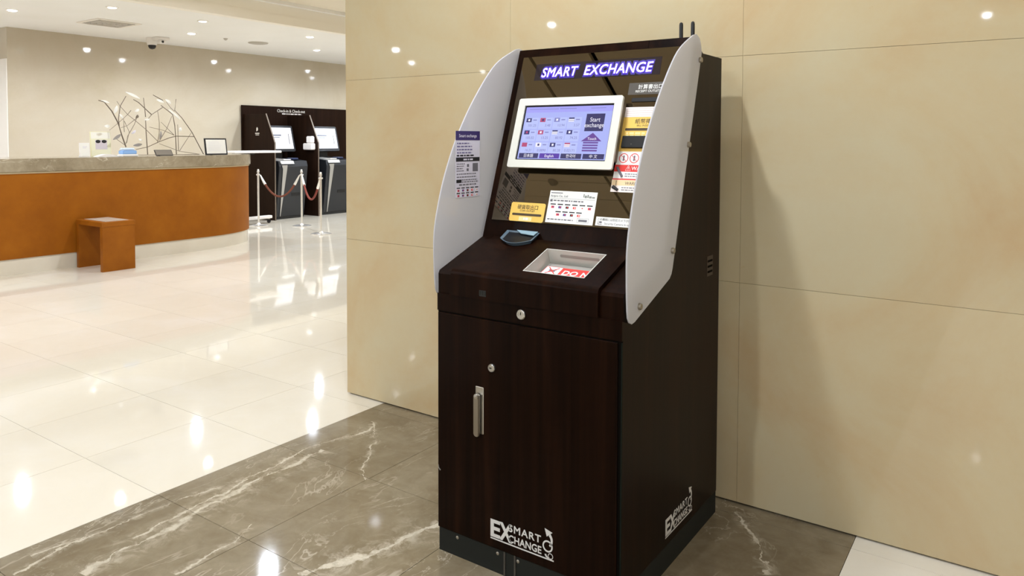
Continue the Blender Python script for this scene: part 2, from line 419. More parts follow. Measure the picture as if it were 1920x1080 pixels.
for a in range(len(cx_)-1):
    for b in range(len(cy_)-1):
        MB().box(cx_[a]+gap[a]/2, cx_[a+1]-gap[a+1]/2, cy_[b]+.004, cy_[b+1]-.004, ZHIGH, ZHIGH+.029).build('ceiling_panel', M_CEILB, hc)

# ---- downlights
M_LENS = mat('lamp_lens', 'FFF6E6', .4, emit=26, ecol='FFF8F0')
def downlight(x, y, z, power, label, size=174, rad=.055, lens=None):
    e = empty('ceiling_downlight', (x, y, z), label, 'downlight', 'ceiling downlights')
    MB().lathe([(rad+.016, 0), (rad+.014, -.006), (rad, -.006), (rad-.002, -.002)], (x, y, z), 20).build('trim_ring', M_WHITEW, e, True)
    MB().lathe([(rad-.003, -.0015), (rad-.003, -.006), (rad*.8, -.013), (rad*.35, -.017)], (x, y, z), 20).build('lens', lens or M_LENS, e)
    L = bpy.data.lights.new('downlight_lamp', 'SPOT'); L.energy = power; L.color = LAMP_COL; L.spot_size = radians(size); L.spot_blend = .55; L.shadow_soft_size = .05
    lo = bpy.data.objects.new('downlight_lamp', L); COL.objects.link(lo); lo.parent = e; lo.location = (0, 0, -.022)
    return e
VISIBLE = {(-10.39, 1.15): 'round ceiling downlight at the upper left corner, left of the square vent', (-10.4, 3.56): 'round ceiling downlight just right of the ceiling cameras, back row',
           (-10.45, 6.0): 'round ceiling downlight nearest the marble wall corner, back row', (-9.16, 1.75): 'round ceiling downlight above the square vent, front row',
           (-9.2, 2.98): 'round ceiling downlight in the front row right of the ceiling cameras', (-9.2, 4.8): 'round ceiling downlight in the front row nearest the marble wall corner'}
M_LENS2 = mat('lamp_lens_soft', 'FFF6E6', .4, emit=2.6, ecol='FFF8F0')
SOFT = {(-9.16, 1.75), (-9.2, 2.98)}          # accent lamps, dimmed
for (x, y) in LAMPS_LOW: downlight(x, y, ZLOW, LAMP_W*(.05 if (x, y) in SOFT else 1.2), lens=M_LENS2 if (x, y) in SOFT else None, label=VISIBLE.get((x, y), 'round downlight in the low lobby ceiling, out of view, the recess one added for light'))
for (x, y, k) in LAMPS_HIGH: downlight(x, y, ZHIGH, LAMP_W*k, 'round downlight in the hall ceiling out of view, most added as fill light')

# ================================================================= EXCHANGE MACHINE
X0, X1, YF, YB = -1.685, -.971, -.94, -.114
mch = empty('exchange_machine', ((X0+X1)/2, (YF+YB)/2, 0), 'dark walnut currency exchange machine with frosted side wings against the marble wall', 'exchange machine')
FA, FB_ = Vector((X0, -.682, 1.088)), Vector((X0, -.435, 1.81))
FACE = frame(FA, (1, 0, 0), FB_-FA)                   # u across, v up the tilted face
SA, SB = Vector((X0, YF, .993)), Vector((X0, -.682, 1.088))
SHELF = frame(SA, (1, 0, 0), SB-SA)
FRONT = frame((X0, YF, 0), (1, 0, 0), (0, 0, 1))
SIDE = frame((X1, 0, 0), (0, 1, 0), (0, 0, 1))
yz = lambda u, v, w: Vector((w, u, v))
WID = X1-X0
# body with an opening for the note tray
prof = [(-.938, .086), (-.938, .985), (-.932, .996), (-.682, 1.088), (-.435, 1.81), (-.395, 1.81), (-.312, 1.765), (YB, 1.765), (YB, .086)]
body = MB().prism(prof, X0, X1, yz)
cut_u = (.331, .561); cut_v = (.046, .206)
def cutter():
    return MB().fbox(SHELF, cut_u[0], cut_u[1], cut_v[0], cut_v[1], -.043, .08)
def boolean_cut(o, c):
    md = o.modifiers.new('cut', 'BOOLEAN'); md.object = c; md.operation = 'DIFFERENCE'; md.solver = 'EXACT'
    bpy.context.view_layer.update()
    me = bpy.data.meshes.new_from_object(o.evaluated_get(bpy.context.evaluated_depsgraph_get()))
    o.modifiers.clear(); old = o.data; o.data = me; me.name = old.name
cu = cutter().build('cutter', M_WOOD)
bo = body.build('body', M_WOOD, mch); boolean_cut(bo, cu)
# cover over the shelf: bent sheet with rounded front edge
def lidprof(th):
    P = []
    sv = SB-SA; sv.normalize(); nv = Vector((0, -sv.z, sv.y))
    back = SA+sv*.262
    P.append((back.y, back.z)); q = back+nv*th; P.append((q.y, q.z))
    # rounded front corner between shelf top line and the front plane
    yfr = YF-.012; R = .022
    # centre: distance R from both lines
    top0 = SA+nv*th
    # line: points top0 + sv*k ; front: y = yfr
    cy = yfr+R
    k = (cy-(top0.y-nv.y*R))/sv.y
    c = top0-nv*R+sv*k
    a1 = math.atan2(nv.z, nv.y); a2 = pi
    for i in range(7):
        a = a1+(a2-a1)*i/6; P.append((c.y+R*cos(a), c.z+R*sin(a)))
    P += [(yfr, .918), (YF+.004, .918), (YF+.004, .985), (-.930, .9975)]
    return P
lid = MB().prism(lidprof(.014), X0+.066, X0+.636, yz).build('shelf_cover', M_WOOD, mch, True); boolean_cut(lid, cu)
for f in lid.data.polygons: f.use_smooth = False
bpy.data.objects.remove(cu)
# note tray lining
u0, u1, v0, v1 = cut_u[0], cut_u[1], cut_v[0], cut_v[1]; d0, d1 = -.042, .0145
tw = .003
trm = MB()
trm.fbox(SHELF, u0, u1, v1-tw, v1, d0, d1); trm.fbox(SHELF, u0, u0+tw, v0, v1-tw, d0, d1); trm.fbox(SHELF, u1-tw, u1, v0, v1-tw, d0, d1); trm.fbox(SHELF, u0+tw, u1-tw, v0, v0+tw, d0, d1)
tray = trm.build('note_tray', M_TRAYW, mch)
BACKW = frame(SHELF(0, v1-tw, 0), (1, 0, 0), SHELF.n)      # the tray's rear wall; its normal faces the user
plate('tray_floor', SHELF, u0+tw, u1-tw, v0+tw, v1-tw, M_TRAYB, tray, d0, .003)
MB().prism(rrect(u0+.05, u1-.028, -.012, -.002, .0045), .0, .0012, BACKW).build('slot_bar', M_TRAYB, tray)
MB().ring(rrect(u0+.014, u1-.006, v0+.006, v1-.008, .012), rrect(u0+.019, u1-.011, v0+.011, v1-.013, .009), d0+.003, d0+.0042, SHELF).build('tray_seal', M_BLACK, tray)
# raised shutter in the tray with its warning sticker
LV = d0+.030
plate('note_shutter', SHELF, u0+.020, u1-.012, v0+.010, v1-.016, M_TRAYB, tray, d0+.0045, .004, r=.01)
w_ = d0+.0086
STK = frame(SHELF(.346, .116, w_), (1, 0, 0), SHELF.ey)
plate('warning_strip', STK, 0, .062, 0, .052, M_WHT, tray, 0, .0004); plate('warning_strip', STK, .062, .185, 0, .052, M_RED, tray, 0, .0004)
text('lettering', 'DO NOT', STK, .074, .010, .038, M_WHT, tray, weight=.02, w=.0006)
bars('pictogram', STK, [(.020, .044, .020, .030), (.016, .048, .031, .034)], M_INKG, tray, .0006)
px_ = MB()
for sgn in (1, -1): px_.tube([STK(.012, .026-sgn*.020, .0008), STK(.052, .026+sgn*.020, .0008)], .0018, 5)
px_.build('red_cross', M_RED, tray)
bars('red_border', STK, [(-.002, .0, -.002, .054), (0, .062, .052, .054)], M_RED, tray, .0002)
# plinth
MB().box(X0+.002, X1-.002, YF+.004, YB, 0, .0855).build('plinth', M_PLINTH, mch)
for u in (.085, .258, .340):
    MB().lathe([(.006, 0), (.006, -.0025), (.003, -.004)], FRONT(u, .068, -.004), 10, 'y').build('screw', M_STEEL, mch)
for u in (.283, .325): MB().fbox(FRONT, u, u+.006, .0, .083, -.004, -.001).build('cable_channel', M_LABG, mch)
# lower door, its gap, drawer front
door = MB().fbox(FRONT, .004, WID-.014, .088, .851, -.002, .006).bevel(.0015, 1).build('door', M_WOOD, mch)
MB().fbox(FRONT, .002, WID, .8515, .8565, -.002, .0015).build('door_gap', M_GAP, mch)
MB().fbox(FRONT, WID-.0135, WID-.004, .086, .852, -.002, .001).build('hinge_gap', M_GAP, mch)
MB().fbox(FRONT, WID-.003, WID+.0005, .086, .852, -.002, .003).build('edge_strip', mat('edge_green', '121812', .6, spec=.1), mch)
MB().fbox(FRONT, .0, WID-.0, .857, .9165, -.002, .004).build('drawer_front', M_WOOD, mch)
def lock(parent, u, v, r, w, slot):
    c = FRONT(u, v, w)
    o = MB().lathe([(r, 0), (r, -.006), (r*.84, -.0085), (r*.62, -.0085), (r*.60, -.0070), (0.001, -.0070)], c, 24, 'y').build('lock', M_STEEL, parent, True)
    if slot == 'v': MB().fbox(FRONT, u-.0016, u+.0016, v-.001, v+r*.5, w+.0068, w+.0078).build('keyhole', M_BLACK, o)
    else: MB().fbox(FRONT, u-r*.45, u+r*.15, v-.0018, v+.0018, w+.0068, w+.0078).build('keyhole', M_BLACK, o)
lock(mch, .356, .889, .0165, .004, 'v'); lock(mch, .240, .695, .0135, .006, 'h')
hd = MB().fbox(FRONT, .172, .206, .462, .622, .006, .010).bevel(.002, 1).build('handle', M_STEEL, mch)
MB().prism(rrect(.1735, .196, .455, .600, .010), .012, .024, FRONT).bevel(.002, 2).build('lever', M_STEELD, hd, True)
MB().lathe([(.008, 0), (.008, -.004), (.001, -.006)], FRONT(.186, .592, .022), 16, 'y').build('pivot', M_STEEL, hd, True)
# dark port in the drawer lip
pt = MB().fbox(FRONT, .190, .218, .930, .950, .0115, .0128).build('port', M_BLACK, mch)
bars('port_slot', FRONT, [(.192, .198, .934, .948), (.202, .208, .934, .948), (.212, .217, .934, .948)], M_PLINTH, pt, .0127)
MB().tube([FRONT(.006, .310, .007), FRONT(.009, .300, .0075), FRONT(.016, .292, .007)], .002, 6).build('scratch', M_STEEL, mch)
# hidden vent plate on the side
sv_ = MB().fbox(SIDE, -.245, -.185, .945, 1.02, 0, .0008).build('side_plate', mat('side_plate', '2E1D12', .35), mch)
for k in range(3): MB().fbox(SIDE, -.240, -.190, .957+k*.02, .965+k*.02, .0008, .0014).build('vent_slot', M_GAP, sv_)
# logos
def logo(fr, u, v, wdt, parent):
    k = wdt/.248
    g = lambda a, b, c=0: fr(u+a*k, v+b*k, c)
    f2 = frame(g(0, 0, .0064 if fr is FRONT else .0006), fr.ex, fr.ey)
    o = plate('logo_underline', f2, 0, .248*k, 0, .0042*k, M_LOGO, parent)
    text('logo_letters', 'E', f2, 0, .010*k, .080*k, M_LOGO, o, weight=.030, fit=.040*k); text('logo_letters', 'X', f2, .036*k, .010*k, .080*k, M_LOGO, o, weight=.035, fit=.052*k)
    text('logo_letters', 'SMART', f2, .074*k, .046*k, .034*k, M_LOGO, o, weight=.018, space=1.15, fit=.126*k)
    text('logo_letters', 'CHANGE', f2, .074*k, .011*k, .034*k, M_LOGO, o, weight=.018, fit=.128*k)
    # swirl: arc with arrow head above a ring, small arrow below
    mb = MB()
    def arc(cx, cy, r, a0, a1, w0, w1, n=16):
        P, Q = [], []
        for i in range(n+1):
            a = radians(a0+(a1-a0)*i/n); hw = (w0+(w1-w0)*i/n)/2
            P.append((cx+(r+hw)*cos(a), cy+(r+hw)*sin(a))); Q.append((cx+(r-hw)*cos(a), cy+(r-hw)*sin(a)))
        for i in range(n):
            mb.hexa([f2(*[q*k for q in p_], 0) for p_ in (Q[i], P[i], P[i+1], Q[i+1])]+[f2(*[q*k for q in p_], .0006) for p_ in (Q[i], P[i], P[i+1], Q[i+1])])
    arc(.225, .043, .0165, 0, 360, .0050, .0050, 24)
    arc(.217, .064, .0235, -50, 50, .0060, .0095)
    mb.prism([(.214*k, .099*k), (.222*k, .074*k), (.243*k, .092*k)], 0, .0006, f2)
    arc(.236, .014, .0085, -110, 200, .0022, .0022)
    arc(.228, .018, .0110, 190, 290, .0065, .0040)
    mb.build('logo_swirl', M_LOGO, o)
    return o
logo(FRONT, .235, .118, .248, mch)
logo(SIDE, -.610, .114, .240, mch)

# ---- tilted face
MIR = (.028, WID-.028, .067, .729)
mir = plate('mirror_panel', FACE, *MIR, M_MIRROR, mch, .0, .003)
FM = frame(FACE(0, 0, .003), FACE.ex, FACE.ey)
sign = plate('sign_window', FM, .098, .622, .627, .695, mat('sign_glass', '241C22', .05, spec=.6), mch, .0, .0006)
M_LED = mat('led_white', 'FFFFFF', .5, emit=5.0, ecol='D8C6FF'); M_HALO = mat('painted_halo', '2A1880', .5, emit=.95, ecol='5A30F0'); M_HALO2 = mat('painted_glow', '1C1040', .5, emit=.35, ecol='4A28E0')
for body_, u, ww in (('SMART', .130, .158), ('EXCHANGE', .318, .274)):  # bloom around the letters put in as larger glowing copies behind them
    text('painted_glow', body_, FM, u-.006, .6395, .0545, M_HALO2, sign, shear=.15, weight=.16, w=.0007, ext=.0002, space=1.06, fit=ww+.012)
    text('painted_halo', body_, FM, u-.0025, .6395, .0545, M_HALO, sign, shear=.15, weight=.06, w=.0010, space=1.06, fit=ww+.005)
    text('led_letters', body_, FM, u, .6395, .0545, M_LED, sign, shear=.15, weight=.0, w=.0016, space=1.06, fit=ww)
# monitor
MO = .047
hs = MB().fbox(FACE,     .096, .512, .300, .520, .003, MO-.010).build('monitor_housing', M_HOUSING, mch)
mon = MB().ring(rrect(.081, .519, .262, .535, .008), rrect(.1115, .4885, .2915, .5065, .002), MO-.010, MO, FACE).build('monitor_bezel', M_BEZEL, mch)
FS = frame(FACE(.1115, .2915, MO-.006), FACE.ex, FACE.ey); SWd, SHt = .377, .215
def em(name, c, e=1.0): return mat(name, '050505', .25, emit=e, ecol=c)
E_BG = em('screen_lavender', 'AEB7F8', 1.0); E_TOP = em('screen_top', 'A8A6F8', 1.0); E_DK = em('screen_dark', '3A3868', 1.0); E_PUR = em('screen_purple', '5A3CA8', 1.0)
E_WH = em('screen_white', 'F4F2FF', 1.0); E_ARW = em('screen_arrow', '6C4A9C', 1.0); E_TX = em('screen_text', '8688C8', 1.0); E_CELL = em('screen_cell', 'BCC6FB', 1.0)
E_RED = em('screen_red', 'B8507C', 1.0); E_NAVY = em('screen_navy', '3C3C78', 1.0); E_BLK = em('screen_black', '0A0820', .6)
plate('screen_border', FS, 0, SWd, 0, SHt, E_BLK, mon, 0, .0005)
a0, a1, b0, b1 = .006, SWd-.004, .005, SHt-.006
plate('screen', FS, a0, a1, b0, b1, E_BG, mon, .0005, .0003); plate('screen_header', FS, a0, a1, b1-.022, b1, E_TOP, mon, .0008, .0002)
bars('screen_caption', FS, [(.022, .15, b1-.010, b1-.008), (.155, .225, b1-.010, b1-.0075), (.285, .345, b1-.010, b1-.008)], E_TX, mon, .0010, .0002)
rnd = random.Random(3)
flags = [('nav', 'wht'), ('red', 'nav'), ('txt', 'wht'), ('nav', 'wht2'), ('nav', 'red'), ('red', 'wht'), ('blk', 'wht2'), ('nav', 'wht'), ('red', 'red'), ('wht', 'blk'), ('nav', 'wht'), ('red', 'wht2')]
KM = dict(nav=E_NAVY, wht=E_WH, red=E_RED, txt=E_TX, blk=E_NAVY)
for r_ in range(3):
    for c_ in range(4):
        u = .016+c_*.0615; v = .152-r_*.0485
        plate('currency_cell', FS, u-.004, u+.054, v-.030, v+.014, E_CELL, mon, .0008, .0002)
        a_, b_ = flags[r_*4+c_]
        plate('flag_icon', FS, u, u+.023, v-.003, v+.013, KM[a_], mon, .0010, .0002)
        if b_ == 'wht2': plate('flag_band', FS, u, u+.023, v+.0025, v+.0075, E_WH, mon, .0012, .0002); plate('flag_band', FS, u, u+.023, v-.003, v+.001, E_WH, mon, .0012, .0002)
        else: plate('flag_band', FS, u+.008, u+.016, v+.001, v+.009, KM[b_], mon, .0012, .0002)
        bars('currency_code', FS, [(u+.030, u+.046, v+.003, v+.007)], E_TX, mon, .0010, .0002)
        text('exchange_rate', ['101.25', '3.48', '13.94', '3.57', '105.02', '13.25', '80.92', '74.25', '16.21', '0.0890', '80.28', '0.02171'][r_*4+c_], FS, u+.048, v-.021, .014, E_TX, mon, 'RIGHT', w=.0010)
plate('start_button', FS, .272, .346, .112, .178, E_DK, mon, .0008, .0003)
text('button_text', 'Start', FS, .309, .148, .023, E_WH, mon, 'CENTER', weight=.0, w=.0012, xs=.92); text('button_text', 'exchange', FS, .309, .127, .023, E_WH, mon, 'CENTER', weight=0, w=.0012, xs=.92)
ar = MB().prism([(.266, .074), (.309, .106), (.348, .074)], .0008, .0011, FS); ar.build('touch_arrow', E_ARW, mon)
text('button_text', 'Touch', FS, .309, .079, .014, E_WH, mon, 'CENTER', w=.0013)
bars('touch_arrow_bars', FS, [(.276, .336, .066-k*.0098, .0715-k*.0098) for k in range(4)], E_ARW, mon, .0008)
for k, (nm, wd) in enumerate((('日本語', .0), ('English', .0), ('한국어', .0), ('中 文', .0))):
    u = .012+k*.0905; plate('language_button', FS, u, u+.0845, .008, .027, E_PUR if k == 1 else E_DK, mon, .0008, .0003)
    text('button_text', nm, FS, u+.042, .0125, .0145, E_WH, mon, 'CENTER', w=.0012)

# stickers on the mirror
def sticker(name, u0, u1, v0, v1, m_, r=0): 
    o = plate(name, FM, u0, u1, v0, v1, m_, mch, .0, .0006, r); return o
s1 = sticker('coin_sticker', .106, .256, .0675, .139, M_YEL, .008)
text('lettering', '硬貨取出口', FM, .181, .115, .0185, M_INK, s1, 'CENTER', weight=.004); text('lettering', 'COIN OUTLET', FM, .181, .1045, .0100, M_INK, s1, 'CENTER', weight=.01)
MB().prism(rrect(.117, .245, .0895, .098, .004), .0006, .0012, FM).build('slot_mark', mat('slot_brown', '4A3A26', .5), s1)
plate('pale_patch', FM, .150, .205, .070, .085, M_YELL, s1, .0006, .0003); bars('patch_print', FM, [(.170, .176, .074, .082), (.179, .190, .074, .082)], M_WHT, s1, .0009)
s2 = sticker('notice_card', .265, .458, .072, .190, M_WHT)
text('lettering', 'Actpro Co., Ltd', FM, .270, .167, .0110, M_INK, s2); bars('small_print', FM, [(.270, .318, .1805, .1835)], M_INKG, s2)
bars('emblem_print', FM, [(.404, .408, .170, .182), (.410, .418, .168, .177), (.420, .425, .169, .180), (.427, .437, .168, .175), (.439, .450, .168, .173)], mat('print_sage', '8D8F86', .5), s2)
bars('rule', FM, [(.270, .452, .1615, .1622)], M_INKG, s2); bars('small_print', FM, [(.271, .281, .149, .1575)]+lines_of_print(.285, .448, .156, 1, .01, .0045, rnd), M_INKG, s2)
def currency_row(fr, us, v, par, k=1.0):
    for i, u in enumerate(us):
        bars('currency_name', fr, [(u-.011*k, u+.011*k, v, v+.0040*k)], M_INK, par, .0006)
        plate('tiny_flag', fr, u-.006*k, u+.006*k, v-.0125*k, v-.0045*k, (M_RED, M_BLUE, M_INK, M_RED, M_WHT)[i % 5], par, .0006, .0003)
        plate('tiny_flag', fr, u-.001*k, u+.004*k, v-.0100*k, v-.0065*k, (M_BLUE, M_RED, M_RED, M_WHT, M_RED)[i % 5], par, .0009, .0003)
currency_row(FM, [.286+.030*k for k in range(6)], .138, s2); currency_row(FM, [.312+.0285*k for k in range(4)], .111, s2)
bars('small_print', FM, lines_of_print(.272, .378, .0865, 1, .01, .0040, rnd), M_INKG, s2)
bars('stamp', FM, [(.394, .440, .078, .0788), (.394, .440, .0935, .0943), (.394, .3948, .078, .094), (.4392, .44, .078, .094), (.400, .434, .082, .0895)], M_INKG, s2)
s3 = sticker('camera_notice', .468, .668, .074, .105, M_WHT)
text('lettering', 'この機械には防犯カメラが設置されています', FM, .473, .0925, .0098, M_INK, s3, weight=0); text('lettering', 'Security Camera in operation', FM, .502, .079, .0105, M_INKG, s3)
bars('pictogram', FM, [(.477, .493, .078, .080), (.477, .479, .078, .089), (.482, .492, .083, .089)], M_INKG, s3)
rc = sticker('receipt_label', .512, .668, .553, .598, M_LABG)
text('lettering', '計算書出口', FM, .548, .575, .0190, M_WHT, rc, weight=.004); text('lettering', 'RECEIPT OUTLET', FM, .540, .5615, .0120, M_WHT, rc)
plate('receipt_slot', FM, .532, .662, .5255, .5395, M_BLACK, mch, 0, .004)
s4 = sticker('instruction_strip', .513, .668, .469, .506, M_PINK); bars('small_print', FM, lines_of_print(.520, .660, .500, 4, .0080, .0012, rnd), mat('print_rose', 'C9A79C', .5), s4)
s5 = sticker('note_inlet_sticker', .512, .668, .342, .4685, M_YEL)
text('lettering', '紙幣挿入口', FM, .557, .4455, .0200, M_INK, s5, weight=.004); text('lettering', 'BILL INSERT', FM, .566, .4335, .0100, M_INK, s5)
MB().prism(rrect(.524, .655, .4185, .4275, .003), .0006, .0012, FM).build('slot_mark', mat('slot_brown', '4A3A26', .5), s5)
bars('pale_print', FM, lines_of_print(.530, .650, .4120, 2, .009, .006, rnd), M_YELL, s5)
ni = MB().fbox(FM, .522, .655, .353, .397, .0006, .010).bevel(.002, 1).build('note_inlet', M_BLACK, s5)
bars('inlet_lamp', FM, [(.558, .562, .364, .368)], M_LABG, ni, .0100)
s6 = sticker('prohibition_sticker', .509, .668, .2935, .3415, M_WHT)
for uc in (.536, .576, .616):
    pr = MB(); n_ = 20
    pr.ring([(uc+.0175*cos(2*pi*k/n_), .3175+.0175*sin(2*pi*k/n_)) for k in range(n_)], [(uc+.0150*cos(2*pi*k/n_), .3175+.0150*sin(2*pi*k/n_)) for k in range(n_)], .0006, .0010, FM)
    pr.tube([FM(uc-.011, .3295, .0010), FM(uc+.011, .3055, .0010)], .0010, 5)
    pr.build('prohibition_ring', M_RED, s6); bars('pictogram', FM, [(uc-.003, uc+.003, .308, .327)], M_INKG, s6)
s7 = sticker('red_warning', .507, .668, .2690, .2930, M_RED); text('lettering', '⚠WARNING', FM, .547, .2750, .0190, M_WHT, s7, weight=.004)
s8 = sticker('warning_body', .507, .668, .2440, .2688, M_WHT)
bars('small_print', FM, lines_of_print(.550, .660, .262, 2, .0080, .003, rnd), M_INKG, s8)
MB().tube([FM(.517, .284, .0012), FM(.541, .250, .0012)], .0046, 6).build('pictogram', M_INKG, s8)
bars('red_rule', FM, [(.506, .668, .2395, .2440)], M_RED, s8, 0, .0007)
s9 = sticker('camera_warning', .505, .668, .1955, .2393, M_PINK)
plate('orange_band', FM, .506, .668, .219, .2385, mat('print_peach', 'F2D3A2', .5), s9, .0006, .0002); text('lettering', 'WARNING', FM, .555, .2225, .0150, M_INK, s9, shear=.1)
bars('small_print', FM, lines_of_print(.545, .660, .213, 2, .0080, .003, rnd), M_INKG, s9)
MB().tube([FM(.512, .214, .0012), FM(.533, .202, .0012)], [.0065, .0050], 6).tube([FM(.522, .213, .0010), FM(.522, .236, .0010)], .0008, 5).build('pictogram', M_INK, s9)

# coin cup
cup = MB(); Pb = [Vector((-1.579, -.672, 1.118)), Vector((-1.435, -.672, 1.117))]
NC = 12
BL, BR_ = Vector((X0+.106, -.670, 1.119)), Vector((X0+.250, -.670, 1.118))
FL, FR_ = pl(937.5, 446, 1, -.735), pl(997, 451, 1, -.735)
ring_o = [BL.lerp(FL, k/3) for k in range(3)]+[FL.lerp(FR_, k/NC)+Vector((0, -.030*math.sin(pi*k/NC), -.010*math.sin(pi*k/NC))) for k in range(NC+1)]+[FR_.lerp(BR_, k/3) for k in (1, 2, 3)]
cen = sum(ring_o, Vector())/len(ring_o)
ring_i = [cen+(q-cen)*.91 for q in ring_o]
ring_b = [cen+(q-cen)*.62+Vector((.004, .012, -.030)) for q in ring_o]
ring_ib = [cen+(q-cen)*.56+Vector((.004, .014, -.020)) for q in ring_o]
bm = cup.bm; R_ = [[bm.verts.new(q) for q in rr_] for rr_ in (ring_b, ring_o, ring_i, ring_ib)]
for a_ in range(3):
    for i in range(len(ring_o)):
        j = (i+1) % len(ring_o); bm.faces.new([R_[a_][i], R_[a_][j], R_[a_+1][j], R_[a_+1][i]])
bm.faces.new(R_[0][::-1]); bm.faces.new(R_[3])
cupo = cup.build('coin_cup', M_COINCUP, mch, True)
pad = MB(); pv_ = [pad.bm.verts.new(cen+(q-cen)*.88+Vector((0, 0, -.004))) for q in ring_o]; pad.bm.faces.new(pv_)
pb_ = [pad.bm.verts.new(cen+(q-cen)*.84+Vector((0, 0, -.006))) for q in ring_o]; pad.bm.faces.new(pb_[::-1])
for i in range(len(pv_)): pad.bm.faces.new([pv_[i], pb_[i], pb_[(i+1) % len(pv_)], pv_[(i+1) % len(pv_)]])
pad.build('coin_pad', M_BLACK, cupo)
flp = MB(); q_ = [BL.lerp(BR_, .30), BL.lerp(BR_, .94), BL.lerp(BR_, .90)+(FL-BL)*.45, BL.lerp(BR_, .50)+(FL-BL)*.35]
flp.hexa([v_+Vector((0, 0, .0005)) for v_ in q_]+[v_+Vector((0, -.001, .003)) for v_ in q_]).build('coin_flap', mat('flap_pale_blue', '8FA8B0', .3), cupo)

# top cap seam, antennas
MB().fbox(FACE, .560, .5615, .731, .763, 0, .0008).build('cap_seam', M_GAP, mch)
for (x, y) in ((-1.092, -.22), (-1.046, -.22)):
    a = MB().lathe([(.0075, 1.765), (.0085, 1.785), (.0075, 1.80), (.0075, 1.888), (.006, 1.896), (.002, 1.899)], (x, y, 0), 12).build('antenna', M_BLACK, mch, True)

# ---- frosted wings
def catmull(P, n=8):
    out = []
    for i in range(len(P)-1):
        p0, p1, p2, p3 = P[max(i-1, 0)], P[i], P[i+1], P[min(i+2, len(P)-1)]
        for k in range(n):
            s = k/n
            out.append(tuple(.5*((2*p1[d])+(-p0[d]+p2[d])*s+(2*p0[d]-5*p1[d]+4*p2[d]-p3[d])*s*s+(-p0[d]+3*p1[d]-3*p2[d]+p3[d])*s**3) for d in (0, 1)))
    out.append(P[-1]); return out
front_curve = catmull([(-.934, .945), (-.939, 1.02), (-.938, 1.127), (-.913, 1.235), (-.873, 1.344), (-.804, 1.476), (-.702, 1.615), (-.575, 1.745), (-.440, 1.815)], 6)
top_round = catmull([(-.440, 1.815), (-.405, 1.821), (-.372, 1.803), (-.357, 1.762)], 5)[1:]
wing = front_curve+top_round+[(-.600, 1.028), (-.609, 1.010), (-.625, .996), (-.885, .905), (-.905, .902), (-.922, .910), (-.931, .925)]
for (xa, xb) in ((X1+.007, X1+.013), (X0-.024, X0-.018)):
    wo = MB().prism(wing, xa, xb, yz).bevel(.0012, 1, 50).build('wing_panel', M_ACR, mch, True)
    wo['label'] = 'frosted white acrylic side wing'
    sgn = 1 if xa > -1.3 else -1
    for (y, z) in ((-.378, 1.735), (-.478, 1.437), (-.608, 1.088), (-.858, .948)):
        c = (X1 if sgn > 0 else X0, y, z)
        MB().lathe([(.010, 0), (.010, sgn*(.019 if sgn > 0 else .029)), (.0085, sgn*(.022 if sgn > 0 else .032)), (.002, sgn*(.023 if sgn > 0 else .033))], c, 16, 'x').build('standoff', M_STEELD, wo, True)
# sticker on the inside of the left wing
WF = frame((X0-.018, 0, 0), (0, 1, 0), (0, 0, 1))
q0, q1, z0, z1 = -.822, -.678, 1.240, 1.484
ws = plate('wing_sticker', WF, q0, q1, z0, z1, M_LILAC, mch, 0, .0006)
plate('sticker_header', WF, q0, q1, z1-.034, z1, M_PUR, ws, .0006, .0003); text('lettering', 'Smart exchange', WF, (q0+q1)/2, z1-.023, .0165, M_LILAC, ws, 'CENTER', w=.0010)
bars('small_print', WF, lines_of_print(q0+.008, q0+.105, z1-.043, 4, .0115, .0048, rnd), mat('print_violet_grey', '6C6488', .5), ws)
bars('bold_line', WF, lines_of_print(q0+.006, q1-.006, z1-.0875, 1, .01, .0055, rnd), M_INK, ws)
plate('sticker_band', WF, q0+.002, q1-.002, z1-.112, z1-.097, M_INK, ws, .0006, .0003); bars('band_print', WF, lines_of_print(q0+.045, q1-.040, z1-.102, 1, .01, .006, rnd), M_LILAC, ws, .0009)
bars('small_print', WF, lines_of_print(q0+.006, q0+.055, z1-.119, 4, .0085, .0035, rnd)+lines_of_print(q0+.006, q1-.006, z1-.156, 2, .011, .004, rnd), M_INKG, ws)
bars('pictogram', WF, [(q0+.066, q0+.078, z1-.133, z1-.122), (q0+.064, q0+.076, z1-.148, z1-.138), (q0+.100, q1-.012, z1-.150, z1-.119)], M_INKG, ws)
plate('sticker_tag', WF, q0+.004, q0+.034, z1-.190, z1-.178, M_INK, ws, .0006, .0003)
bars('small_print', WF, lines_of_print(q0+.036, q1-.008, z1-.178, 2, .0075, .004, rnd)+lines_of_print(q0+.02, q1-.02, z1-.195, 1, .01, .005, rnd), M_INKG, ws)
currency_row(WF, [q0+.016+.027*k for k in range(5)], z1-.211, ws, .9); currency_row(WF, [q0+.016+.027*k for k in range(5)], z1-.230, ws, .9)

